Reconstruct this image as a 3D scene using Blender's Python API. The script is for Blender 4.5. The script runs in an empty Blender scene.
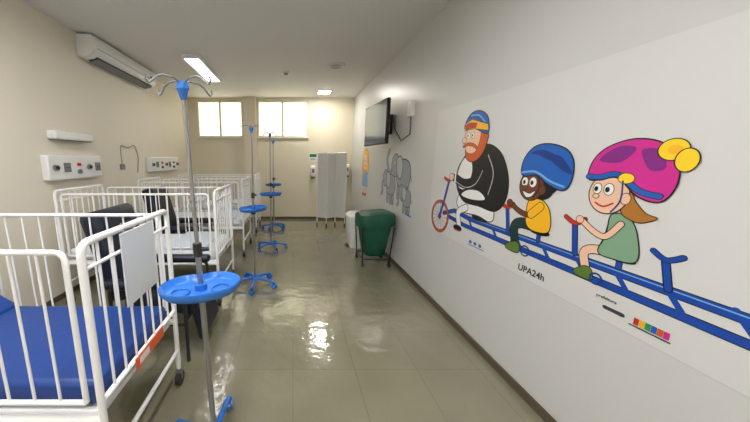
import bpy, bmesh, math, random
from mathutils import Vector, Matrix
random.seed(4)
sc = bpy.context.scene
sc.view_settings.view_transform = 'Standard'

# ------------------------------------------------------------------ materials
def lin(c):
    out = []
    for v in c:
        v /= 255.0
        out.append(v / 12.92 if v <= 0.04045 else ((v + 0.055) / 1.055) ** 2.4)
    return (out[0], out[1], out[2], 1.0)

MATS = {}
def mat(name, rgb, rough=0.5, metal=0.0, var=0.04, scale=6.0, bump=0.0, coat=0.0, spec=0.5):
    if name in MATS: return MATS[name]
    m = bpy.data.materials.new(name); m.use_nodes = True
    nt = m.node_tree; b = nt.nodes['Principled BSDF']
    b.inputs['Roughness'].default_value = rough
    b.inputs['Metallic'].default_value = metal
    b.inputs['Specular IOR Level'].default_value = spec
    b.inputs['Coat Weight'].default_value = coat
    tc = nt.nodes.new('ShaderNodeTexCoord')
    n = nt.nodes.new('ShaderNodeTexNoise'); n.inputs['Scale'].default_value = scale
    n.inputs['Detail'].default_value = 4
    nt.links.new(tc.outputs['Object'], n.inputs['Vector'])
    mx = nt.nodes.new('ShaderNodeMix'); mx.data_type = 'RGBA'
    c = lin(rgb)
    mx.inputs[6].default_value = tuple(x * (1 - var) for x in c[:3]) + (1,)
    mx.inputs[7].default_value = tuple(min(1, x * (1 + var)) for x in c[:3]) + (1,)
    nt.links.new(n.outputs['Fac'], mx.inputs[0])
    nt.links.new(mx.outputs[2], b.inputs['Base Color'])
    if bump > 0:
        bp = nt.nodes.new('ShaderNodeBump'); bp.inputs['Strength'].default_value = bump
        bp.inputs['Distance'].default_value = 0.01
        n2 = nt.nodes.new('ShaderNodeTexNoise'); n2.inputs['Scale'].default_value = scale * 8
        nt.links.new(tc.outputs['Object'], n2.inputs['Vector'])
        nt.links.new(n2.outputs['Fac'], bp.inputs['Height'])
        nt.links.new(bp.outputs['Normal'], b.inputs['Normal'])
    MATS[name] = m
    return m

def emis(name, rgb, strength):
    m = bpy.data.materials.new(name); m.use_nodes = True
    b = m.node_tree.nodes['Principled BSDF']
    b.inputs['Base Color'].default_value = (0.8, 0.8, 0.8, 1)
    b.inputs['Emission Color'].default_value = lin(rgb)
    b.inputs['Emission Strength'].default_value = strength
    return m

M_rwall = mat('paint_offwhite_gloss', (206, 206, 206), 0.34, var=0.015, scale=1.2, bump=0.03)
M_lwall = mat('paint_cream', (230, 222, 206), 0.55, var=0.02, scale=1.0, bump=0.03)
M_bwall = mat('paint_cream_back', (224, 215, 192), 0.5, var=0.02, scale=1.0, bump=0.03)
M_ceil = mat('plaster_ceiling', (226, 225, 223), 0.7, var=0.015, scale=1.0)
M_base = mat('baseboard_brown', (88, 75, 58), 0.4)
M_white = mat('white_enamel', (240, 240, 240), 0.28, var=0.01)
M_plastic = mat('white_plastic', (234, 234, 232), 0.4, var=0.01)
M_sheet = mat('white_sheet', (226, 229, 234), 0.8, var=0.03, bump=0.3, scale=5)
M_bluevinyl = mat('blue_vinyl', (12, 58, 132), 0.42, var=0.10, scale=3, bump=0.15)
M_navy = mat('navy_vinyl', (14, 20, 38), 0.42, var=0.08, scale=4, bump=0.1)
M_blueplastic = mat('blue_plastic', (48, 116, 205), 0.25, var=0.03)
M_steel = mat('brushed_steel', (165, 165, 166), 0.28, metal=0.9)
M_dark = mat('dark_rubber', (35, 35, 38), 0.5)
M_grey = mat('grey_plastic', (120, 122, 124), 0.45)
M_green = mat('green_fabric', (8, 80, 60), 0.5, var=0.2, scale=7, bump=0.6)
M_orange = mat('orange_label', (232, 96, 40), 0.4)
M_fabric = mat('screen_fabric', (232, 232, 230), 0.8, var=0.03, scale=8, bump=0.2)
M_alu = mat('white_alu_frame', (226, 222, 208), 0.4)
M_black = mat('black_gloss', (14, 14, 16), 0.2)
M_screen = mat('tv_glass', (92, 108, 134), 0.10, var=0.02)
M_door = mat('door_laminate', (205, 190, 160), 0.5)
M_red = mat('red_plastic', (200, 40, 36), 0.4)
M_greensign = mat('green_sign', (20, 130, 70), 0.4)

# floor: glossy olive resin tiles
M_floor = bpy.data.materials.new('floor_vinyl_tiles'); M_floor.use_nodes = True
nt = M_floor.node_tree; b = nt.nodes['Principled BSDF']
geo = nt.nodes.new('ShaderNodeNewGeometry')
br = nt.nodes.new('ShaderNodeTexBrick'); br.offset = 0.0; br.squash = 1.0
br.inputs['Scale'].default_value = 1.0
br.inputs['Brick Width'].default_value = 0.45; br.inputs['Row Height'].default_value = 0.45
br.inputs['Mortar Size'].default_value = 0.002; br.inputs['Mortar Smooth'].default_value = 0.2
br.inputs['Color1'].default_value = lin((134, 130, 108)); br.inputs['Color2'].default_value = lin((130, 127, 105))
br.inputs['Mortar'].default_value = lin((112, 106, 84))
no = nt.nodes.new('ShaderNodeTexNoise'); no.inputs['Scale'].default_value = 3.0; no.inputs['Detail'].default_value = 8
nt.links.new(geo.outputs['Position'], br.inputs['Vector']); nt.links.new(geo.outputs['Position'], no.inputs['Vector'])
rmp = nt.nodes.new('ShaderNodeMapRange'); rmp.inputs['To Min'].default_value = 0.80; rmp.inputs['To Max'].default_value = 1.16
nt.links.new(no.outputs['Fac'], rmp.inputs['Value'])
mul = nt.nodes.new('ShaderNodeMix'); mul.data_type = 'RGBA'; mul.blend_type = 'MULTIPLY'; mul.inputs[0].default_value = 1
nt.links.new(br.outputs['Color'], mul.inputs[6]); nt.links.new(rmp.outputs['Result'], mul.inputs[7])
nt.links.new(mul.outputs[2], b.inputs['Base Color'])
rr = nt.nodes.new('ShaderNodeMapRange'); rr.inputs['To Min'].default_value = 0.04; rr.inputs['To Max'].default_value = 0.20
nt.links.new(no.outputs['Fac'], rr.inputs['Value']); nt.links.new(rr.outputs['Result'], b.inputs['Roughness'])
b.inputs['Specular IOR Level'].default_value = 0.85
b.inputs['Coat Weight'].default_value = 0.5; b.inputs['Coat Roughness'].default_value = 0.06
n3 = nt.nodes.new('ShaderNodeTexNoise'); n3.inputs['Scale'].default_value = 8.0; n3.inputs['Detail'].default_value = 3
nt.links.new(geo.outputs['Position'], n3.inputs['Vector'])
bp = nt.nodes.new('ShaderNodeBump'); bp.inputs['Strength'].default_value = 0.24; bp.inputs['Distance'].default_value = 0.02
nt.links.new(n3.outputs['Fac'], bp.inputs['Height']); nt.links.new(bp.outputs['Normal'], b.inputs['Normal'])
nt.links.new(bp.outputs['Normal'], b.inputs['Coat Normal'])

# frosted window pane
M_pane = bpy.data.materials.new('frosted_pane'); M_pane.use_nodes = True
nt = M_pane.node_tree; nt.nodes.remove(nt.nodes['Principled BSDF'])
out = nt.nodes['Material Output']
tr = nt.nodes.new('ShaderNodeBsdfTransparent'); tr.inputs['Color'].default_value = (0.95, 0.94, 0.88, 1)
tl = nt.nodes.new('ShaderNodeBsdfTranslucent'); tl.inputs['Color'].default_value = (0.95, 0.93, 0.84, 1)
wv = nt.nodes.new('ShaderNodeTexNoise'); wv.inputs['Scale'].default_value = 2.0
ms = nt.nodes.new('ShaderNodeMixShader')
nt.links.new(wv.outputs['Fac'], ms.inputs['Fac'])
nt.links.new(tr.outputs[0], ms.inputs[1]); nt.links.new(tl.outputs[0], ms.inputs[2])
nt.links.new(ms.outputs[0], out.inputs['Surface'])

# ------------------------------------------------------------------ mesh helpers
def empty(name, loc=(0, 0, 0), rot=(0, 0, 0)):
    e = bpy.data.objects.new(name, None); e.location = loc; e.rotation_euler = rot
    e.empty_display_size = 0.1
    sc.collection.objects.link(e); return e

class MB:
    def __init__(s): s.bm = bmesh.new(); s.mi = 0
    def _tag(s, faces):
        for f in faces: f.material_index = s.mi
    def box(s, x0, x1, y0, y1, z0, z1, rot=None):
        r = bmesh.ops.create_cube(s.bm, size=1.0)
        vs = r['verts']
        cx, cy, cz = (x0 + x1) / 2, (y0 + y1) / 2, (z0 + z1) / 2
        M = Matrix.Translation((cx, cy, cz))
        if rot is not None: M = M @ rot
        M = M @ Matrix.Diagonal((abs(x1 - x0), abs(y1 - y0), abs(z1 - z0), 1))
        bmesh.ops.transform(s.bm, matrix=M, verts=vs)
        s._tag({f for v in vs for f in v.link_faces}); return s
    def cyl(s, c, r, h, axis='Z', r2=None, seg=20):
        q = bmesh.ops.create_cone(s.bm, cap_ends=True, segments=seg, radius1=r, radius2=r if r2 is None else r2, depth=h)
        M = Matrix.Translation(c)
        if axis == 'X': M = M @ Matrix.Rotation(math.pi / 2, 4, 'Y')
        if axis == 'Y': M = M @ Matrix.Rotation(math.pi / 2, 4, 'X')
        bmesh.ops.transform(s.bm, matrix=M, verts=q['verts'])
        s._tag({f for v in q['verts'] for f in v.link_faces}); return s
    def tube(s, pts, r, seg=10):
        pts = [Vector(p) for p in pts]; n = len(pts); rings = []
        t0 = (pts[1] - pts[0]).normalized()
        ref = Vector((0, 0, 1)) if abs(t0.z) < 0.9 else Vector((1, 0, 0))
        nrm = t0.cross(ref).normalized()
        for i, p in enumerate(pts):
            if i == 0: t = t0
            elif i == n - 1: t = (pts[-1] - pts[-2]).normalized()
            else: t = ((pts[i + 1] - p).normalized() + (p - pts[i - 1]).normalized()).normalized()
            nrm = (nrm - t * nrm.dot(t)).normalized(); bn = t.cross(nrm)
            rings.append([s.bm.verts.new(p + (nrm * math.cos(a) + bn * math.sin(a)) * r)
                          for a in [2 * math.pi * k / seg for k in range(seg)]])
        fs = []
        for a, b2 in zip(rings, rings[1:]):
            for k in range(seg):
                fs.append(s.bm.faces.new((a[k], a[(k + 1) % seg], b2[(k + 1) % seg], b2[k])))
        fs.append(s.bm.faces.new(list(reversed(rings[0])))); fs.append(s.bm.faces.new(rings[-1]))
        s._tag(fs); return s
    def loft(s, rings, cap0=True, cap1=True):
        R = [[s.bm.verts.new(p) for p in ring] for ring in rings]; fs = []
        n = len(R[0])
        for a, b2 in zip(R, R[1:]):
            for k in range(n):
                fs.append(s.bm.faces.new((a[k], a[(k + 1) % n], b2[(k + 1) % n], b2[k])))
        if cap0: fs.append(s.bm.faces.new(list(reversed(R[0]))))
        if cap1: fs.append(s.bm.faces.new(R[-1]))
        s._tag(fs); return s
    def m(s, i): s.mi = i; return s
    def done(s, name, mats, parent=None, bevel=0, bseg=3, subsurf=0, angle=38):
        bmesh.ops.recalc_face_normals(s.bm, faces=s.bm.faces)
        me = bpy.data.meshes.new(name); s.bm.to_mesh(me); s.bm.free()
        if not isinstance(mats, (list, tuple)): mats = [mats]
        for x in mats: me.materials.append(x)
        for p in me.polygons: p.use_smooth = True
        me.set_sharp_from_angle(angle=math.radians(angle))
        o = bpy.data.objects.new(name, me); sc.collection.objects.link(o)
        if parent: o.parent = parent
        if bevel:
            bv = o.modifiers.new('bevel', 'BEVEL'); bv.width = bevel; bv.segments = bseg; bv.limit_method = 'ANGLE'
            bv.harden_normals = False
        if subsurf:
            ss = o.modifiers.new('sub', 'SUBSURF'); ss.levels = subsurf; ss.render_levels = subsurf
        return o

def fillet(pts, r, n=5):
    pts = [Vector(p) for p in pts]; out = [pts[0]]
    for i in range(1, len(pts) - 1):
        p = pts[i]; a = (pts[i - 1] - p).normalized(); c = (pts[i + 1] - p).normalized()
        A = p + a * r; C = p + c * r
        for k in range(n + 1):
            t = k / n; out.append(A * (1 - t) ** 2 + p * 2 * t * (1 - t) + C * t * t)
    out.append(pts[-1]); return out

def superring(cx, cy, z, rx, ry, e=4, n=32, wob=0, tilt=0.0):
    out = []
    for k in range(n):
        a = 2 * math.pi * k / n; c, s_ = math.cos(a), math.sin(a)
        w = 1 + wob * math.sin(k * 2.1)
        x = cx + rx * w * math.copysign(abs(c) ** (2 / e), c)
        out.append((x, cy + ry * w * math.copysign(abs(s_) ** (2 / e), s_), z + tilt * (x - cx)))
    return out

# ------------------------------------------------------------------ room
XL, XR, YB, YF, H = -2.54, 1.48, 7.1, -2.2, 2.97
T = 0.15
MB().box(XL - T, XR + T, YF - T, YB + T, -0.1, 0).done('floor', M_floor)
MB().box(XL - T, XR + T, YF - T, YB + T, H, H + 0.1).done('ceiling', M_ceil)
MB().box(XL - T, XL, YF, YB, 0, H).done('wall_left', M_lwall)
MB().box(XR, XR + T, YF, YB, 0, H).done('wall_right', M_rwall)
MB().box(XL - T, XR + T, YF - T, YF, 0, H).done('wall_front', M_lwall)
d = empty('door_1', (0.3, YF, 0))
MB().box(-0.45, 0.45, 0.002, 0.04, 0, 2.1).done('leaf', M_door, d, bevel=0.004)
MB().box(-0.53, -0.46, 0.002, 0.06, 0, 2.17).box(0.46, 0.53, 0.002, 0.06, 0, 2.17).box(-0.46, 0.46, 0.002, 0.06, 2.11, 2.17).done('frame', M_white, d, bevel=0.004)
MB().cyl((0.38, 0.07, 1.0), 0.012, 0.06, 'Y').tube([(0.38, 0.1, 1.0), (0.26, 0.1, 1.0)], 0.01).done('handle', M_steel, d)

W = [(-2.32, -1.22), (-0.86, 0.36)]
wz0, wz1 = 2.05, 2.90
mb = MB()
mb.box(XL - T, XR + T, YB, YB + T, 0, wz0).box(XL - T, XR + T, YB, YB + T, wz1, H)
mb.box(XL - T, W[0][0], YB, YB + T, wz0, wz1).box(W[0][1], W[1][0], YB, YB + T, wz0, wz1).box(W[1][1], XR + T, YB, YB + T, wz0, wz1)
mb.done('wall_back', M_bwall)
MB().box(-1.19, -0.89, YB - 0.1, YB, 0, H).done('trim_1', M_bwall, bevel=0.006)
for i, (a, c) in enumerate(W):
    e = empty('window_%d' % (i + 1), ((a + c) / 2, YB, (wz0 + wz1) / 2))
    w = (c - a) / 2; h = (wz1 - wz0) / 2; f = 0.035
    mb = MB()
    mb.box(-w, w, -0.012, 0.06, -h, -h + f).box(-w, w, -0.012, 0.06, h - f, h)
    mb.box(-w, -w + f, -0.012, 0.06, -h + f, h - f).box(w - f, w, -0.012, 0.06, -h + f, h - f)
    mb.box(-0.022, 0.022, -0.006, 0.055, -h + f, h - f)
    mb.done('frame', M_alu, e, bevel=0.004)
    MB().box(-w + f, -0.022, 0.025, 0.03, -h + f, h - f).box(0.022, w - f, 0.025, 0.03, -h + f, h - f).done('pane', M_pane, e)
    MB().box(-w - 0.03, w + 0.03, -0.045, 0.0, -h - 0.03, -h - 0.001).done('sill', M_alu, e, bevel=0.004)
MB().box(XR - 0.014, XR, YF, YB, 0, 0.06).done('baseboard_right', M_base, bevel=0.003)
MB().box(XL, XL + 0.014, YF, YB, 0, 0.06).done('baseboard_left', M_base, bevel=0.003)
MB().box(XL + 0.014, -1.19, YB - 0.014, YB, 0, 0.06).box(-1.19, -0.89, YB - 0.114, YB - 0.1, 0, 0.06).box(-0.89, XR - 0.014, YB - 0.014, YB, 0, 0.06).done('baseboard_back', M_base, bevel=0.003)

# ------------------------------------------------------------------ ceiling fixtures
def troffer(x, y, strength, lx=0.26, ly=1.25):
    e = empty('ceiling_light', (x, y, H))
    hx, hy = lx / 2, ly / 2
    mb = MB(); d0 = -0.055
    mb.box(-hx, hx, -hy, -hy + 0.03, d0, 0).box(-hx, hx, hy - 0.03, hy, d0, 0)
    mb.box(-hx, -hx + 0.03, -hy + 0.03, hy - 0.03, d0, 0).box(hx - 0.03, hx, -hy + 0.03, hy - 0.03, d0, 0)
    mb.done('housing', M_white, e, bevel=0.004)
    MB().box(-hx + 0.03, hx - 0.03, -hy + 0.03, hy - 0.03, -0.045, -0.03).done('diffuser', emis('diffuser_glow', (252, 251, 250), strength), e)
troffer(-1.45, 4.9, 9)
troffer(-1.45, 1.2, 50)  # this and the next three are out of view, added for general room light
troffer(-0.1, 1.2, 44)
troffer(-1.45, -1.1, 44)
troffer(-0.1, -1.1, 44)
e = empty('recessed_downlight', (0.68, 6.45, H))
MB().box(-0.14, 0.14, -0.14, 0.14, -0.02, 0).done('bezel', M_white, e, bevel=0.006)
MB().box(-0.115, 0.115, -0.115, 0.115, -0.026, -0.02).done('diffuser', emis('down_glow', (255, 250, 240), 130), e)
e = empty('ceiling_vent', (0.68, 4.75, H))  # ceiling vent, modelled as a round grille
mb = MB().cyl((0, 0, -0.008), 0.14, 0.016, seg=32).cyl((0, 0, -0.018), 0.11, 0.006, seg=32)
mb.done('grille', M_ceil, e)
mb = MB()
for r in (0.09, 0.06, 0.03): mb.tube([(r * math.cos(a), r * math.sin(a), -0.022) for a in [i * math.pi / 12 for i in range(25)]], 0.003, 6)
mb.done('rings', M_grey, e)
e = empty('smoke_detector', (-0.12, 5.1, H))
MB().cyl((0, 0, -0.012), 0.06, 0.024, r2=0.065, seg=28).m(1).cyl((0, 0, -0.034), 0.035, 0.022, seg=24).done('body', [M_plastic, M_grey], e)

# ------------------------------------------------------------------ air conditioner
e = empty('air_conditioner', (XL, 4.34, 2.71))
def acprof(y, s=1.0):
    pr = [(0.0, 0.0), (0.06, -0.01), (0.13, 0.0), (0.185, 0.035), (0.215, 0.09), (0.22, 0.17), (0.205, 0.225), (0.17, 0.245), (0.0, 0.245)]
    return [(x * s if x > 0 else 0, y, 0.12 + (z - 0.12) * s) for x, z in pr]
L = 0.76
MB().loft([acprof(-L, .94), acprof(-L + 0.02, 1), acprof(L - 0.02, 1), acprof(L, .94)]).done('body', M_plastic, e, angle=30)
MB().box(0.05, 0.165, -L + 0.1, L - 0.1, -0.012, 0.012, Matrix.Rotation(-0.12, 4, 'Y')).done('air_outlet', M_dark, e)
mb = MB()
mb.box(0.05, 0.17, -L + 0.1, L - 0.1, -0.024, -0.018, Matrix.Rotation(-0.25, 4, 'Y'))
mb.box(0.216, 0.222, -L + 0.04, L - 0.04, 0.088, 0.092)
mb.done('louver', M_grey, e)
MB().box(0.205, 0.224, L - 0.22, L - 0.1, 0.10, 0.13).done('display', M_dark, e)

# ------------------------------------------------------------------ hospital beds (cribs)
def castor(mb, x, y, r=0.045):
    mb.m(1).cyl((x, y, r), r, 0.03, 'X', seg=20)
    mb.m(2).box(x - 0.02, x + 0.02, y - 0.012, y + 0.012, r, 2 * r + 0.03)
def bed(y0, kind):
    Wd = 0.70; Ln = 1.56
    e = empty('hospital_crib', (-0.77, y0, 0))       # local x: 0 (foot) .. -Ln (head)
    top = 1.20; low = 0.54
    for nm, x in (('footboard', 0.0), ('headboard', -Ln)):
        mb = MB()
        mb.tube(fillet([(x, 0, 0.12), (x, 0, top), (x, Wd, top), (x, Wd, 0.12)], 0.05), 0.015, 12)
        mb.tube([(x, 0, low), (x, Wd, low)], 0.013); mb.tube([(x, 0, top - 0.10), (x, Wd, top - 0.10)], 0.008)
        for k in range(1, 8):
            yy = Wd * k / 8; mb.tube([(x, yy, low), (x, yy, top)], 0.006, 8)
        mb.tube([(x, 0, 0.25), (x, Wd, 0.25)], 0.012)
        mb.done(nm, M_white, e)
    for nm, y in (('side_rail_a', 0.0), ('side_rail_b', Wd)):
        mb = MB(); x0, x1 = -0.06, -Ln + 0.06; tp = top - 0.03
        mb.tube(fillet([(x0, y, low), (x0, y, tp), (x1, y, tp), (x1, y, low)], 0.04), 0.011)
        mb.tube([(x0, y, low), (x1, y, low)], 0.011)
        n = 14
        for k in range(1, n):
            xx = x0 + (x1 - x0) * k / n; mb.tube([(xx, y, low), (xx, y, tp)], 0.0055, 8)
        mb.tube([(0, y, 0.46), (-Ln, y, 0.46)], 0.018)
        mb.done(nm, M_white, e)
    MB().box(-Ln + 0.02, -0.02, 0.02, Wd - 0.02, 0.455, 0.485).box(-Ln*0.5-0.02, -Ln*0.5+0.02, 0.02, Wd-0.02, 0.42, 0.455).done('base_deck', M_white, e, bevel=0.004)
    mb = MB()
    for x in (0, -Ln):
        for y in (0, Wd): castor(mb, x, y)
    mb.done('castors', [M_white, M_dark, M_steel], e)
    mm = M_bluevinyl if kind == 'blue' else M_sheet
    if kind == 'blue':
        MB().box(-1.0, -0.03, 0.03, Wd - 0.03, 0.487, 0.60).done('mattress', mm, e, bevel=0.03, bseg=4)
        MB().box(-1.50, -0.93, 0.03, Wd - 0.03, 0.66, 0.77, Matrix.Rotation(math.radians(34), 4, 'Y')).done('raised_backrest', mm, e, bevel=0.03, bseg=4)
    else:
        MB().box(-Ln + 0.03, -0.03, 0.03, Wd - 0.03, 0.487, 0.60).done('mattress', mm, e, bevel=0.03, bseg=4)
        mb = MB(); rings = []
        for t, s in ((0, .55), (.03, .9), (.07, 1.0), (.10, .85), (.12, .4)):
            rings.append(superring(-Ln + 0.24, Wd / 2, 0.597 + t, 0.16 * s, 0.26 * s, 4, 28))
        mb.loft(rings).done('pillow', M_sheet, e, subsurf=1)
        MB().box(-0.55, -0.12, 0.025, Wd - 0.025, 0.60, 0.625).done('folded_blanket', mat('pale_blanket', (205, 214, 226), 0.85, bump=0.3), e, bevel=0.012)
    if kind == 'blue':
        MB().box(0.018, 0.024, 0.20, 0.48, 0.84, 1.185).done('sign_plate', mat('plate_grey', (222, 226, 230), 0.45), e, bevel=0.002)
        MB().tube([(0.02, 0.25, 1.18), (0.0, 0.25, 1.222)], 0.004, 6).tube([(0.02, 0.43, 1.18), (0.0, 0.43, 1.222)], 0.004, 6).done('plate_hooks', M_steel, e)
        MB().box(0.015, 0.02, 0.22, 0.50, 0.50, 0.56).m(1).box(0.0195, 0.021, 0.25, 0.34, 0.512, 0.548).done('label_tag', [M_orange, M_plastic], e)
    else:
        MB().box(0.014, 0.018, 0.24, 0.46, 0.50, 0.57).m(1).box(0.0175, 0.019, 0.27, 0.34, 0.515, 0.555).done('label_tag', [M_plastic, M_orange], e)
    return e
bed(0.97, 'blue'); bed(2.72, 'white'); bed(4.22, 'white'); bed(5.72, 'white')

# ------------------------------------------------------------------ recliner chairs
def recliner(x, y):
    e = empty('recliner_armchair', (x, y, 0))  # faces +X
    MB().box(-0.22, 0.34, -0.23, 0.23, 0.34, 0.48).done('seat', M_navy, e, bevel=0.045, bseg=4)
    MB().box(-0.40, -0.24, -0.24, 0.24, 0.44, 1.14, Matrix.Rotation(math.radians(-14), 4, 'Y')).done('backrest', M_navy, e, bevel=0.05, bseg=4)
    MB().box(-0.30, 0.30, -0.32, -0.235, 0.58, 0.65).box(-0.30, 0.30, 0.235, 0.32, 0.58, 0.65).done('armrests', M_navy, e, bevel=0.03, bseg=4)
    mb = MB()
    for s in (-0.28, 0.28):
        mb.tube(fillet([(-0.27, s, 0.0), (-0.27, s, 0.585), (0.27, s, 0.585), (0.27, s, 0.0)], 0.05), 0.014)
        mb.tube([(-0.27, s, 0.30), (0.27, s, 0.30)], 0.012)
    mb.tube([(0.27, -0.28, 0.33), (0.27, 0.28, 0.33)], 0.012).tube([(-0.2, -0.28, 0.33), (-0.2, 0.28, 0.33)], 0.012)
    mb.done('frame', M_dark, e)
    MB().box(0.30, 0.36, -0.21, 0.21, 0.12, 0.42, Matrix.Rotation(math.radians(-10), 4, 'Y')).done('footrest', M_navy, e, bevel=0.025)
recliner(-1.06, 2.17); recliner(-1.5, 3.82)

# ------------------------------------------------------------------ IV stands with blue tray
def iv_stand(x, y, tray_z=0.94, top=1.80, lean=0.0, ang=0.3, hooks=True, tdx=0.0):
    e = empty('iv_drip_stand', (x, y, 0), (0, lean, ang))
    mb = MB()
    mb.cyl((0, 0, 0.10), 0.05, 0.05, seg=24, r2=0.035)
    for k in range(5):
        a = 2 * math.pi * k / 5; c, s = math.cos(a), math.sin(a)
        mb.tube([(0.03 * c, 0.03 * s, 0.10), (0.14 * c, 0.14 * s, 0.092), (0.25 * c, 0.25 * s, 0.072)], 0.017, 10)
    mb.done('star_base', M_blueplastic, e)
    mb = MB()
    for k in range(5):
        a = 2 * math.pi * k / 5; c, s = 0.25 * math.cos(a), 0.25 * math.sin(a)
        for o in (-0.014, 0.014):
            mb.m(0).cyl((c + o, s, 0.03), 0.03, 0.016, 'X', seg=18)
        mb.m(1).cyl((c, s, 0.058), 0.016, 0.03)
    mb.done('castors', [M_blueplastic, M_dark], e)
    MB().cyl((0, 0, 0.60), 0.0135, 1.0, seg=16).m(1).cyl((0, 0, (1.08 + top) / 2), 0.009, top - 1.08, seg=14).done('pole', [M_steel, M_steel], e)
    MB().cyl((0, 0, 1.10), 0.02, 0.06, seg=20).cyl((0.03, 0, 1.10), 0.01, 0.04, 'X').cyl((0, 0, tray_z - 0.045), 0.026, 0.05, seg=20).done('clamp_collar', M_dark, e)
    def outline(z, s):
        o = []
        for k in range(56):
            a = 2 * math.pi * k / 56
            r = (0.165 + 0.018 * math.cos(2 * a) - 0.030 * math.exp(-((a - 1.6) / 0.38) ** 2)) * s
            o.append((r * math.cos(a) + tdx, r * math.sin(a) * 0.86, z))
        return o
    z = tray_z
    MB().loft([outline(z - 0.030, .78), outline(z - 0.028, .88), outline(z - 0.006, .985), outline(z + 0.012, 1.0), outline(z + 0.016, .985),
               outline(z + 0.012, .955), outline(z - 0.010, .90), outline(z - 0.016, .82), outline(z - 0.016, .2)]).done('tray', M_blueplastic, e, angle=60)
    mb = MB()
    for cx, cy, r in ((-0.09, -0.02, 0.04), (0.09, -0.02, 0.04)):
        mb.tube([(cx + r * math.cos(t) + tdx, cy + r * math.sin(t), z - 0.013) for t in [i * math.pi / 12 for i in range(25)]], 0.005, 8)
    mb.cyl((0, 0, z - 0.003), 0.028, 0.03, seg=20)
    mb.done('tray_rings', M_blueplastic, e)
    if hooks:
        mb = MB()
        for k in range(4):
            a = math.pi / 4 + k * math.pi / 2; c, s = math.cos(a), math.sin(a)
            P = [(0, -0.01), (0.04, 0.012), (0.085, 0.012), (0.115, 0.0), (0.138, -0.022), (0.150, -0.028), (0.160, -0.018), (0.158, -0.002)]
            mb.tube([(r_ * c, r_ * s, top + z_) for r_, z_ in P], 0.004, 8)
        mb.done('bag_hooks', M_grey, e)
    MB().cyl((0, 0, top - 0.012), 0.026, 0.028, seg=20, r2=0.02).cyl((0, 0, top - 0.045), 0.011, 0.045, seg=16, r2=0.024).done('hook_hub', M_blueplastic, e)
    return e
iv_stand(-0.405, 1.225, 0.925, 1.81, lean=math.radians(-1.5), ang=0.25)
iv_stand(-0.46, 3.2, 0.95, 1.86, ang=0.9)
iv_stand(-0.37, 4.62, 0.95, 1.92, ang=0.1)
iv_stand(-0.42, 6.05, 0.98, 1.90, ang=0.6)

# ------------------------------------------------------------------ television on arm
e = empty('wall_television', (1.24, 4.36, 2.02), (0, 0, math.radians(4.5)))
MB().box(-0.02, 0.03, -0.44, 0.44, -0.30, 0.30).done('casing', M_black, e, bevel=0.008)
MB().box(-0.0215, -0.0200, -0.425, 0.425, -0.278, 0.286).done('screen', M_screen, e)
MB().box(0.03, 0.055, -0.28, 0.28, -0.2, 0.15).done('rear_hump', M_dark, e, bevel=0.01)
MB().box(0.055, 0.07, -0.1, 0.1, -0.1, 0.1).tube([(0.06, 0, 0), (0.13, -0.08, 0), (0.215, 0, 0)], 0.015).box(0.19, 0.23, -0.07, 0.07, -0.14, 0.14).done('wall_bracket', M_dark, e)
e = empty('wall_outlet_box', (XR, 3.62, 2.12))
MB().box(-0.05, 0, -0.06, 0.06, -0.09, 0.09).done('box', M_plastic, e, bevel=0.006)
MB().tube([(-0.02, 0, -0.09), (-0.01, 0.02, -0.3), (-0.01, 0.3, -0.36), (-0.03, 0.5, -0.2), (-0.05, 0.56, -0.05)], 0.006).done('cable', M_dark, e)

# ------------------------------------------------------------------ folding privacy screen
e = empty('folding_privacy_screen', (0.56, 6.3, 0))
pts = [(0.0, 0.10), (0.20, -0.05), (0.42, 0.10), (0.62, -0.04)]
fr = MB(); fab = MB(); cs = MB()
for (xa, ya), (xb, yb) in zip(pts, pts[1:]):
    fr.tube(fillet([(xa, ya, 0.09), (xa, ya, 1.66), (xb, yb, 1.66), (xb, yb, 0.09)], 0.03), 0.011)
    fr.tube([(xa, ya, 0.2), (xb, yb, 0.2)], 0.009)
    n = 24
    dx, dy = xb - xa, yb - ya; l = math.hypot(dx, dy); nx, ny = -dy / l, dx / l
    lo = []
    for k in range(n + 1):
        t = 0.04 + 0.92 * k / n; w = 0.006 * math.cos(k * math.pi)
        lo.append((xa + dx * t + nx * w, ya + dy * t + ny * w))
    L0 = [fab.bm.verts.new((p[0], p[1], 0.21)) for p in lo]; L1 = [fab.bm.verts.new((p[0], p[1], 1.64)) for p in lo]
    for k in range(n): fab.bm.faces.new((L0[k], L0[k + 1], L1[k + 1], L1[k]))
for xa, ya in pts:
    cs.m(0).cyl((xa, ya, 0.03), 0.03, 0.022, 'X', seg=18).m(1).cyl((xa, ya, 0.07), 0.01, 0.05)
fr.done('frame', M_white, e); fab.done('fabric', M_fabric, e); cs.done('castors', [M_dark, M_steel], e)

# ------------------------------------------------------------------ green laundry hamper
e = empty('laundry_hamper', (1.18, 3.98, 0))
rings = []
for z, rx, ry, tl_ in ((0.13, 0.12, 0.12, 0), (0.16, 0.15, 0.15, 0), (0.32, 0.175, 0.175, 0), (0.5, 0.20, 0.20, 0), (0.66, 0.228, 0.225, 0.03), (0.72, 0.235, 0.23, 0.08), (0.738, 0.246, 0.24, 0.08), (0.72, 0.255, 0.25, 0.08), (0.60, 0.25, 0.246, 0.10), (0.57, 0.238, 0.236, 0.10)):
    rings.append(superring(0, 0, z, rx, ry, 4.5, 40, wob=0.025 if z < 0.7 else 0.006, tilt=tl_))
MB().loft(rings, True, False).done('bag', M_green, e, angle=70)
rings = [superring(0, 0, 0.722, 0.226, 0.223, 5, 40, tilt=.08), superring(0, 0, 0.75, 0.22, 0.218, 5, 40, tilt=.08), superring(0, 0, 0.768, 0.18, 0.18, 4, 40, tilt=.08)]
MB().loft(rings).done('lid', M_green, e)
mb = MB()
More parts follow.
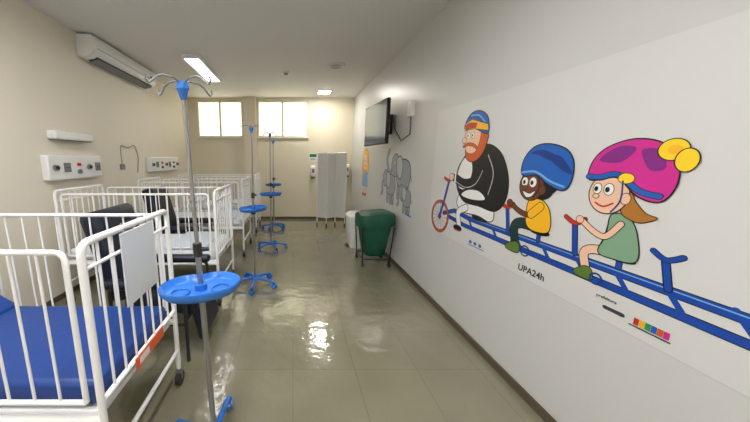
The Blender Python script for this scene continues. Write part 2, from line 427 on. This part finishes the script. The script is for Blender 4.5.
for sx in (-0.19, 0.19):
    for sy in (-0.19, 0.19):
        mb.m(0).tube([(sx * 1.0, sy, 0.07), (sx * 1.0, sy, 0.12), (sx * 1.15, sy * 1.15, 0.58)], 0.010)
        mb.m(1).cyl((sx, sy, 0.034), 0.034, 0.025, 'X', seg=18).m(0).cyl((sx, sy, 0.07), 0.012, 0.04)
mb.m(0)
for a, c in (((-.19, -.19), (.19, -.19)), ((.19, -.19), (.19, .19)), ((.19, .19), (-.19, .19)), ((-.19, .19), (-.19, -.19))):
    mb.tube([(a[0], a[1], 0.11), (c[0], c[1], 0.11)], 0.010)
mb.done('trolley_frame', [M_dark, M_dark], e)

e = empty('waste_bin', (1.13, 4.80, 0))
MB().loft([superring(0, 0, 0.0, 0.14, 0.17, 5), superring(0, 0, 0.03, 0.15, 0.18, 5), superring(0, 0, 0.52, 0.185, 0.215, 5)]).done('body', M_plastic, e)
MB().loft([superring(0, 0, 0.522, 0.195, 0.225, 5), superring(0, 0, 0.56, 0.195, 0.225, 5), superring(0, 0, 0.60, 0.15, 0.18, 4), superring(0, 0, 0.61, 0.05, 0.06, 3)]).done('lid', M_plastic, e)
MB().box(-0.20, -0.14, -0.06, 0.06, 0.015, 0.03).done('pedal', M_dark, e, bevel=0.004)

# ------------------------------------------------------------------ wall items
def dispenser(x, z):
    e = empty('soap_dispenser', (x, YB, z))
    MB().loft([[(a * .8, y * .8 if y else 0, -0.15) for a, y in ((-.06, 0), (-.055, -.09), (.055, -.09), (.06, 0))],
               [(a, y, -0.10) for a, y in ((-.06, 0), (-.055, -.11), (.055, -.11), (.06, 0))],
               [(a, y, 0.10) for a, y in ((-.06, 0), (-.055, -.11), (.055, -.11), (.06, 0))],
               [(a * .9, y * .7, 0.14) for a, y in ((-.06, 0), (-.055, -.09), (.055, -.09), (.06, 0))]]).done('body', M_plastic, e, bevel=0.008)
    MB().box(-0.03, 0.03, -0.118, -0.105, -0.03, 0.06).done('window', M_grey, e)
    MB().box(-0.045, 0.045, -0.12, -0.06, -0.17, -0.14).done('push_lever', M_dark, e, bevel=0.004)
dispenser(0.50, 1.22); dispenser(1.34, 1.26)
e = empty('wall_sign', (0.50, YB, 1.56))
MB().box(-0.10, 0.10, -0.006, 0, -0.10, 0.10).m(1).box(-0.085, 0.085, -0.008, -0.005, 0.01, 0.085).m(2).box(-0.07, 0.07, -0.008, -0.005, -0.06, -0.045).box(-0.07, 0.05, -0.008, -0.005, -0.03, -0.015).done('panel', [M_plastic, M_greensign, M_grey], e)

def gas_panel(y, L, z=1.40):
    e = empty('medical_gas_panel', (XL, y, z))
    MB().box(0, 0.08, -L / 2, L / 2, -0.13, 0.13).done('housing', M_plastic, e, bevel=0.015)
    mb = MB()
    n = max(3, int(L / 0.16))
    for k in range(n):
        yy = -L / 2 + L * (k + .5) / n
        if k % 3 == 0: mb.m(0).cyl((0.09, yy, 0.0), 0.032, 0.03, 'X', seg=20).m(1).cyl((0.108, yy, 0.0), 0.018, 0.02, 'X', seg=16)
        elif k % 3 == 1: mb.m(2).box(0.078, 0.086, yy - 0.045, yy + 0.045, -0.05, 0.05).m(1).cyl((0.088, yy - 0.015, 0), 0.006, 0.006, 'X', seg=10).cyl((0.088, yy + 0.015, 0), 0.006, 0.006, 'X', seg=10)
        else: mb.m(3).cyl((0.09, yy, 0.03), 0.018, 0.03, 'X', seg=20).m(2).cyl((0.09, yy, -0.05), 0.025, 0.03, 'X', seg=20)
    mb.done('outlets', [M_steel, M_dark, M_grey, M_red], e)
gas_panel(3.25, 0.80, 1.42); gas_panel(5.5, 1.2, 1.42); gas_panel(1.3, 0.85, 1.42)
e = empty('wall_examination_lamp', (XL, 3.25, 1.76))
MB().box(0, 0.10, -0.28, 0.28, -0.045, 0.045).done('housing', M_plastic, e, bevel=0.018)
MB().box(0.012, 0.088, -0.26, 0.26, -0.05, -0.044).done('lens', M_grey, e)
e = empty('wall_cable', (XL, 4.3, 1.4))
MB().tube(fillet([(0.012, -0.1, 0.02), (0.012, -0.1, 0.32), (0.012, 0.1, 0.28), (0.012, 0.28, 0.34), (0.012, 0.36, 0.15), (0.012, 0.30, -0.1)], 0.05), 0.005, 8).box(0, 0.03, -0.14, -0.06, -0.04, 0.04).done('cable', M_grey, e)

# ------------------------------------------------------------------ wall murals (flat vinyl artwork on right wall)
def smooth(P, closed=True, n=6):
    out = []; N = len(P)
    rng = range(N) if closed else range(N - 1)
    for i in rng:
        if closed: p0, p1, p2, p3 = P[i - 1], P[i], P[(i + 1) % N], P[(i + 2) % N]
        else: p0, p1, p2, p3 = P[max(i - 1, 0)], P[i], P[i + 1], P[min(i + 2, N - 1)]
        for k in range(n):
            t = k / n
            out.append(tuple(0.5 * (2 * p1[j] + (p2[j] - p0[j]) * t + (2 * p0[j] - 5 * p1[j] + 4 * p2[j] - p3[j]) * t * t + (3 * p1[j] - p0[j] - 3 * p2[j] + p3[j]) * t ** 3) for j in (0, 1)))
    if not closed: out.append(tuple(P[-1]))
    return out

INK = {'k': (22, 22, 26), 'w': (238, 238, 238), 'bgw': (214, 214, 214), 'blue': (24, 72, 168), 'hb': (28, 96, 184), 'db': (22, 58, 132), 'lb': (120, 175, 225),
       'br': (112, 62, 38), 'pe': (240, 196, 168), 'ye': (246, 184, 34), 'or': (206, 92, 40), 'pk': (208, 44, 146), 'pu': (130, 40, 132),
       'gn': (128, 166, 136), 'og': (92, 122, 48), 'te': (24, 56, 56), 'rd': (196, 46, 38), 'gy': (158, 162, 172), 'dg': (84, 88, 98),
       'lg': (190, 193, 200), 'yl': (246, 210, 46), 'gr': (40, 150, 80), 'hr': (176, 116, 46)}
INKM = {k: mat('ink_' + k, v, 0.4, var=0.01) for k, v in INK.items()}
class Art:
    def __init__(s, name):
        s.name = name; s.bm = bmesh.new(); s.layer = 0; s.mats = []; s.dy = 0.0; s.base = 0
    def grp(s, dy, fresh=False):
        s.dy = dy
        if fresh: s.layer = s.base
        return s
    def face(s, pts, col):
        if col not in s.mats: s.mats.append(col)
        x = XR - 0.0008 - s.layer * 0.00005
        f = s.bm.faces.new([s.bm.verts.new((x, p[0] + s.dy, p[1])) for p in pts])
        f.material_index = s.mats.index(col)
    def up(s): s.layer += 1
    def poly(s, pts, col, ol=0.0, sm=False, olc='k'):
        if sm: pts = smooth(pts)
        s.up(); s.face(pts, col)
        if ol: s.stroke(list(pts) + [pts[0]], ol, olc)
        return s
    def ell(s, y, z, ry, rz, col, ol=0.0, rot=0.0, olc='k'):
        def E(a, b2): return [(y + a * math.cos(t) * math.cos(rot) - b2 * math.sin(t) * math.sin(rot), z + a * math.cos(t) * math.sin(rot) + b2 * math.sin(t) * math.cos(rot)) for t in [2 * math.pi * k / 40 for k in range(40)]]
        if ol: s.up(); s.face(E(ry + ol, rz + ol), olc)
        s.up(); s.face(E(ry, rz), col); return s
    def ring(s, y, z, r, w, col):
        s.stroke([(y + r * math.cos(t), z + r * math.sin(t)) for t in [2 * math.pi * k / 40 for k in range(41)]], w, col); return s
    def stroke(s, pts, w, col, sm=False, ol=0.0):
        if sm: pts = smooth(pts, False)
        if ol: s.stroke(pts, w + 2 * ol, 'k')
        s.up()
        if col not in s.mats: s.mats.append(col)
        L, R = [], []
        n = len(pts)
        for i, p in enumerate(pts):
            a = pts[max(i - 1, 0)]; c = pts[min(i + 1, n - 1)]
            dx, dy = c[0] - a[0], c[1] - a[1]; l = math.hypot(dx, dy) or 1e-6
            nx, ny = -dy / l * w / 2, dx / l * w / 2
            L.append((p[0] + nx, p[1] + ny)); R.append((p[0] - nx, p[1] - ny))
        for i in range(n - 1): s.face([L[i], L[i + 1], R[i + 1], R[i]], col)
        if w > 0.012:
            s.up()
            for p in (pts[0], pts[-1]): s.face([(p[0] + w / 2 * math.cos(t), p[1] + w / 2 * math.sin(t)) for t in [k * math.pi / 8 for k in range(16)]], col)
        return s
    def done(s):
        bmesh.ops.triangulate(s.bm, faces=s.bm.faces)
        for f in s.bm.faces:
            f.normal_update()
            if f.normal.x > 0: f.normal_flip()
        me = bpy.data.meshes.new(s.name); s.bm.to_mesh(me); s.bm.free()
        for c in s.mats: me.materials.append(INKM[c])
        o = bpy.data.objects.new(s.name, me); sc.collection.objects.link(o); return o

A = Art('cyclists_mural')
# vinyl backing
A.poly([(2.98, 0.775), (2.98, 1.98), (0.45, 1.98), (0.45, 0.735)], 'bgw')
A.stroke([(2.98, 0.775), (0.45, 0.735)], 0.004, 'lg')
# bike frame --------------------------------------------------
A.stroke([(2.70, 0.99), (2.52, 1.045), (2.30, 1.015), (0.60, 0.985)], 0.034, 'blue', ol=0.004)
A.stroke([(2.62, 0.975), (2.35, 0.945), (0.60, 0.905)], 0.030, 'blue', ol=0.004)
lay = A.layer
for y in (2.30, 2.02, 1.80, 1.60, 1.40, 1.22, 1.04, 0.86):
    A.layer = lay; A.stroke([(y, 1.005), (y - 0.06, 0.93)], 0.022, 'blue')
A.stroke([(2.2, 1.02), (0.6, 0.992)], 0.005, 'lb')
# front wheel
A.ring(2.77, 0.945, 0.150, 0.022, 'or').ring(2.77, 0.945, 0.136, 0.006, 'k').ring(2.77, 0.945, 0.163, 0.006, 'k')
lay = A.layer
for k in range(8):
    A.layer = lay
    t = k * math.pi / 8; A.layer += k; A.stroke([(2.77 + 0.135 * math.cos(t), 0.945 + 0.135 * math.sin(t)), (2.77 - 0.135 * math.cos(t), 0.945 - 0.135 * math.sin(t))], 0.004, 'dg')
A.ell(2.77, 0.945, 0.025, 0.025, 'rd', 0.004)
A.stroke([(2.77, 0.945), (2.70, 1.15), (2.66, 1.30)], 0.026, 'blue', ol=0.004)
A.stroke([(2.74, 1.33), (2.66, 1.31), (2.60, 1.34)], 0.024, 'rd', True, ol=0.003)
A.base = A.layer
# rider 1 - round man ----------------------------------------
A.ell(2.17, 1.05, 0.10, 0.03, 'k')
A.poly([(2.02, 1.10), (2.06, 1.04), (2.2, 1.06), (2.42, 1.06), (2.50, 1.14), (2.40, 1.26), (2.1, 1.26)], 'w', 0.008, True)
A.stroke([(2.36, 1.10), (2.46, 1.04), (2.43, 0.93)], 0.055, 'w', True, ol=0.006)
A.ell(2.45, 0.90, 0.065, 0.028, 'k').stroke([(2.40, 0.88), (2.50, 0.88)], 0.012, 'rd')
A.poly([(2.40, 1.56), (2.20, 1.62), (2.03, 1.55), (1.93, 1.38), (1.93, 1.22), (2.02, 1.13), (2.20, 1.14), (2.40, 1.15), (2.52, 1.26), (2.54, 1.40), (2.48, 1.50)], 'k', 0.01, True)
A.poly([(2.47, 1.50), (2.38, 1.53), (2.33, 1.40), (2.40, 1.26), (2.50, 1.27), (2.53, 1.38)], 'w', 0.0, True)
A.poly([(2.14, 1.20), (2.30, 1.18), (2.44, 1.20), (2.36, 1.25), (2.22, 1.255)], 'w', 0.0, True)
A.stroke([(2.16, 1.54), (2.08, 1.40), (2.11, 1.24)], 0.008, 'lg', True)
A.stroke([(2.22, 1.48), (2.28, 1.34), (2.42, 1.30), (2.56, 1.34)], 0.085, 'k', True, ol=0.0)
A.stroke([(2.20, 1.42), (2.27, 1.31), (2.40, 1.27), (2.55, 1.31)], 0.007, 'lg', True)
A.ell(2.62, 1.345, 0.035, 0.032, 'pe', 0.005)
A.stroke([(2.56, 1.30), (2.56, 1.38)], 0.02, 'w')
A.poly([(2.45, 1.66), (2.44, 1.53), (2.36, 1.485), (2.27, 1.51), (2.20, 1.60), (2.20, 1.72), (2.42, 1.74)], 'or', 0.007, True)
A.poly([(2.465, 1.74), (2.47, 1.63), (2.42, 1.56), (2.33, 1.56), (2.28, 1.64), (2.29, 1.74)], 'pe', 0.004, True)
A.ell(2.48, 1.665, 0.028, 0.022, 'pe', 0.004)
A.ell(2.43, 1.70, 0.022, 0.024, 'w', 0.003).ell(2.437, 1.70, 0.008, 0.010, 'k')
A.ell(2.37, 1.70, 0.022, 0.024, 'w', 0.003).ell(2.378, 1.70, 0.008, 0.010, 'k')
A.stroke([(2.48, 1.615), (2.42, 1.63), (2.35, 1.62), (2.31, 1.60)], 0.022, 'or', True, ol=0.003)
A.poly([(2.49, 1.76), (2.47, 1.84), (2.40, 1.885), (2.30, 1.88), (2.21, 1.82), (2.18, 1.72), (2.22, 1.70), (2.35, 1.75)], 'hb', 0.007, True)
A.poly([(2.49, 1.80), (2.40, 1.83), (2.20, 1.77), (2.19, 1.72), (2.36, 1.75), (2.49, 1.75)], 'ye', 0.005)
A.poly([(2.485, 1.79), (2.42, 1.805), (2.33, 1.79), (2.34, 1.76), (2.48, 1.755)], 'rd', 0.004)
A.stroke([(2.42, 1.86), (2.32, 1.85), (2.24, 1.79)], 0.010, 'lb', True)
A.stroke([(2.45, 1.845), (2.36, 1.84), (2.26, 1.79)], 0.010, 'db', True)
# rider 2 - boy -----------------------------------------------
A.grp(-0.03, True)
A.stroke([(1.90, 1.02), (1.93, 1.17)], 0.026, 'blue', ol=0.004)
A.stroke([(1.99, 1.20), (1.93, 1.18), (1.88, 1.21)], 0.022, 'rd', True, ol=0.003)
A.stroke([(1.66, 1.02), (1.66, 1.07)], 0.024, 'blue', ol=0.003)
A.ell(1.66, 1.075, 0.07, 0.02, 'k')
A.stroke([(1.66, 1.10), (1.80, 1.10), (1.85, 1.06), (1.83, 0.97)], 0.062, 'te', True, ol=0.005)
A.poly([(1.76, 1.255), (1.67, 1.265), (1.61, 1.20), (1.60, 1.09), (1.70, 1.07), (1.76, 1.10), (1.775, 1.18)], 'ye', 0.006, True)
A.stroke([(1.68, 1.22), (1.74, 1.165), (1.82, 1.17), (1.90, 1.21)], 0.030, 'br', True, ol=0.004)
A.stroke([(1.68, 1.225), (1.735, 1.17)], 0.05, 'ye', ol=0.004)
A.ell(1.915, 1.215, 0.024, 0.022, 'br', 0.004)
A.poly([(1.79, 0.90), (1.89, 0.90), (1.90, 0.93), (1.83, 0.97), (1.79, 0.955)], 'og', 0.005, True)
A.ring(1.74, 0.93, 0.032, 0.010, 'db')
A.grp(-0.01)
A.ell(1.655, 1.33, 0.065, 0.062, 'k')
A.ell(1.61, 1.36, 0.045, 0.05, 'k')
A.ell(1.745, 1.345, 0.085, 0.09, 'br', 0.006)
A.ell(1.665, 1.325, 0.022, 0.028, 'br', 0.004)
A.ell(1.795, 1.365, 0.023, 0.028, 'w', 0.003).ell(1.80, 1.362, 0.010, 0.013, 'k')
A.ell(1.735, 1.365, 0.025, 0.030, 'w', 0.003).ell(1.742, 1.362, 0.011, 0.014, 'k')
A.ell(1.79, 1.328, 0.018, 0.013, 'br', 0.003)
A.poly([(1.80, 1.305), (1.75, 1.295), (1.71, 1.315), (1.73, 1.28), (1.77, 1.27)], 'w', 0.003, True)
A.poly([(1.835, 1.42), (1.825, 1.51), (1.76, 1.58), (1.66, 1.592), (1.55, 1.555), (1.50, 1.48), (1.50, 1.38), (1.54, 1.335), (1.63, 1.36), (1.72, 1.41), (1.79, 1.40)], 'hb', 0.007, True)
for a in (0.0, 0.05, 0.10):
    A.poly([(1.78 - a * 1.2, 1.54 - a * .2), (1.70 - a * 1.2, 1.56 - a * .4), (1.60 - a, 1.52 - a * .9), (1.66 - a, 1.525 - a * .8)], 'db', 0, True)
A.stroke([(1.835, 1.42), (1.73, 1.43), (1.62, 1.38), (1.53, 1.355)], 0.012, 'lb', True)
A.stroke([(1.70, 1.41), (1.69, 1.33), (1.72, 1.27)], 0.008, 'k', True)
# rider 3 - girl ----------------------------------------------
A.grp(-0.045, True)
A.stroke([(1.45, 1.02), (1.475, 1.165)], 0.024, 'blue', ol=0.004)
A.stroke([(1.53, 1.20), (1.475, 1.175), (1.43, 1.205)], 0.020, 'rd', True, ol=0.003)
A.stroke([(1.25, 1.02), (1.25, 1.06)], 0.022, 'blue', ol=0.003)
A.ell(1.25, 1.062, 0.06, 0.017, 'k')
A.stroke([(1.26, 1.075), (1.36, 1.07), (1.405, 1.04), (1.39, 0.975)], 0.04, 'pe', True, ol=0.004)
A.poly([(1.32, 1.25), (1.255, 1.255), (1.21, 1.19), (1.19, 1.07), (1.28, 1.05), (1.345, 1.065), (1.325, 1.16)], 'gn', 0.005, True)
A.stroke([(1.275, 1.215), (1.325, 1.145), (1.38, 1.155), (1.44, 1.195)], 0.025, 'pe', True, ol=0.004)
A.ell(1.455, 1.20, 0.018, 0.018, 'pe', 0.003)
A.poly([(1.35, 0.915), (1.43, 0.915), (1.435, 0.94), (1.39, 0.975), (1.355, 0.965)], 'og', 0.004, True)
A.ring(1.33, 0.93, 0.026, 0.009, 'db')
A.grp(-0.03)
A.poly([(1.25, 1.36), (1.22, 1.32), (1.18, 1.28), (1.14, 1.265), (1.20, 1.235), (1.27, 1.27)], 'hr', 0.004, True)
A.ell(1.335, 1.345, 0.082, 0.092, 'pe', 0.005)
A.ell(1.262, 1.33, 0.018, 0.024, 'pe', 0.003)
A.ell(1.385, 1.365, 0.018, 0.024, 'w', 0.003).ell(1.39, 1.363, 0.009, 0.012, 'k')
A.ell(1.335, 1.365, 0.020, 0.026, 'w', 0.003).ell(1.341, 1.363, 0.010, 0.013, 'k')
A.ell(1.385, 1.328, 0.013, 0.010, 'pe', 0.003)
A.stroke([(1.385, 1.298), (1.345, 1.283), (1.305, 1.305)], 0.008, 'rd', True)
A.poly([(1.435, 1.41), (1.43, 1.49), (1.38, 1.555), (1.28, 1.59), (1.18, 1.57), (1.12, 1.50), (1.105, 1.41), (1.14, 1.335), (1.22, 1.345), (1.31, 1.42), (1.38, 1.405)], 'pk', 0.006, True)
A.poly([(1.40, 1.50), (1.33, 1.56), (1.26, 1.55), (1.31, 1.49)], 'pu', 0, True)
A.poly([(1.24, 1.54), (1.18, 1.54), (1.15, 1.47), (1.20, 1.46)], 'pu', 0, True)
A.stroke([(1.435, 1.42), (1.38, 1.42), (1.31, 1.435), (1.22, 1.37), (1.15, 1.355)], 0.022, 'hb', True, ol=0.003)
A.ell(1.275, 1.42, 0.03, 0.022, 'yl', 0.003)
A.ell(1.14, 1.54, 0.045, 0.040, 'yl', 0.004).ell(1.135, 1.54, 0.022, 0.018, 'ye', 0.0)
A.ell(1.095, 1.50, 0.032, 0.042, 'yl', 0.004)
A.stroke([(1.285, 1.41), (1.28, 1.32), (1.31, 1.26)], 0.007, 'db', True)
# next handlebar
A.grp(-0.02, True)
A.stroke([(1.05, 1.00), (1.075, 1.10)], 0.022, 'blue', ol=0.004)
A.stroke([(1.12, 1.135), (1.075, 1.11), (1.03, 1.135)], 0.018, 'blue', True, ol=0.003)
# small logo marks
A.grp(-0.115, True)
for i, c in enumerate(('rd', 'ye', 'gr', 'hb', 'or', 'pk')):
    A.poly([(1.225 - i * 0.02, 0.80), (1.207 - i * 0.02, 0.80), (1.207 - i * 0.02, 0.83), (1.225 - i * 0.02, 0.83)], c)
A.stroke([(1.24, 0.792), (1.10, 0.792)], 0.006, 'k')
for i in range(5): A.stroke([(1.34 - i * 0.016, 0.815), (1.33 - i * 0.016, 0.815)], 0.018, 'dg')
A.grp(-0.08, True)
for i in range(3): A.ell(2.33 - i * 0.06, 0.83, 0.018, 0.014, 'hb')
A.stroke([(2.36, 0.805), (2.16, 0.805)], 0.006, 'dg')
cm = A.done()

def wtext(txt, y, z, size, col, name):
    cu = bpy.data.curves.new(name, 'FONT'); cu.body = txt; cu.size = size; cu.extrude = 0.0003; cu.offset = size * 0.02
    o = bpy.data.objects.new(name, cu); sc.collection.objects.link(o)
    R = Matrix(((0, 0, -1), (-1, 0, 0), (0, 1, 0)))
    o.rotation_euler = R.to_euler(); o.location = (XR - 0.0018, y, z); cu.materials.append(INKM[col])
    o.parent = cm; return o
wtext('UPA24h', 1.745, 0.795, 0.058, 'k', 'lettering')
wtext('prefeitura', 1.27, 0.85, 0.022, 'dg', 'small_lettering')

E = Art('elephants_mural')
def elephant(cy, cz, s, f=1):
    Y = lambda y: cy + y * s * f
    Z = lambda z: cz + z * s
    P = lambda L: [(Y(a), Z(c)) for a, c in L]
    for a in (-0.28, -0.12, 0.08): E.stroke(P([(a, -0.1), (a, -0.38)]), 0.12 * s, 'gy', ol=0.016 * s)
    E.poly(P([(-0.40, 0.0), (-0.34, 0.2), (-0.1, 0.27), (0.15, 0.22), (0.22, 0.0), (0.1, -0.2), (-0.3, -0.2)]), 'gy', 0.022 * s, True, 'dg')
    E.stroke(P([(0.42, 0.12), (0.52, -0.02), (0.50, -0.2), (0.58, -0.26)]), 0.085 * s, 'gy', True, ol=0.014 * s)
    E.ell(Y(0.30), Z(0.16), 0.19 * s, 0.2 * s, 'gy', 0.02 * s, olc='dg')
    E.poly(P([(0.22, 0.28), (0.05, 0.32), (-0.06, 0.16), (0.0, -0.06), (0.14, -0.04), (0.22, 0.08)]), 'lg', 0.022 * s, True, 'dg')
    E.ell(Y(0.38), Z(0.2), 0.03 * s, 0.035 * s, 'w', 0.006 * s); E.ell(Y(0.39), Z(0.2), 0.013 * s, 0.018 * s, 'k')
    E.poly(P([(0.38, 0.02), (0.46, -0.06), (0.42, 0.04)]), 'w', 0.004)
    E.stroke(P([(-0.39, 0.05), (-0.46, -0.08)]), 0.02 * s, 'dg')
E.stroke([(4.35, 1.3), (4.46, 1.5), (4.38, 1.64)], 0.06, 'gy', True, ol=0.010)
elephant(3.86, 1.30, 0.78); elephant(4.30, 1.12, 0.62); elephant(3.66, 1.0, 0.46)
for i in range(4): E.ell(3.45 + i * 0.05, 0.80, 0.015, 0.014, 'hb')
E.done()

G = Art('cartoon_girl_mural')
G.stroke([(5.70, 0.98), (5.70, 0.82)], 0.08, 'pe', ol=0.006).stroke([(5.86, 0.98), (5.86, 0.82)], 0.08, 'pe', ol=0.006)
G.ell(5.72, 0.80, 0.07, 0.03, 'rd', 0.004).ell(5.89, 0.80, 0.07, 0.03, 'rd', 0.004)
G.poly([(5.90, 1.33), (5.66, 1.33), (5.56, 0.98), (6.00, 0.98)], 'lb', 0.01)
G.stroke([(5.88, 1.28), (6.02, 1.15)], 0.06, 'pe', ol=0.005).stroke([(5.66, 1.28), (5.52, 1.40)], 0.06, 'pe', ol=0.005)
G.ell(5.78, 1.50, 0.23, 0.22, 'ye', 0.008).ell(5.80, 1.46, 0.16, 0.16, 'pe', 0.004)
G.ell(5.60, 1.36, 0.07, 0.13, 'ye', 0.006).ell(5.97, 1.36, 0.07, 0.13, 'ye', 0.006)
G.ell(5.86, 1.48, 0.03, 0.035, 'w', 0.004).ell(5.74, 1.48, 0.03, 0.035, 'w', 0.004).ell(5.865, 1.48, 0.014, 0.02, 'k').ell(5.745, 1.48, 0.014, 0.02, 'k')
G.stroke([(5.86, 1.40), (5.80, 1.375), (5.74, 1.40)], 0.012, 'rd', True)
G.done()

# ------------------------------------------------------------------ world + camera
w = bpy.data.worlds.new('daylight'); sc.world = w; w.use_nodes = True
bg = w.node_tree.nodes['Background']; bg.inputs['Color'].default_value = lin((255, 250, 232)); bg.inputs['Strength'].default_value = 2.8

cam = bpy.data.cameras.new('camera'); co = bpy.data.objects.new('camera', cam); sc.collection.objects.link(co)
cam.sensor_width = 36; cam.lens = 280 / 750 * 36; cam.shift_x = 82 / 750; cam.clip_start = 0.02
co.location = (0, 0, 1.5); co.rotation_euler = (math.radians(90 - 10.32), 0, 0)
sc.camera = co
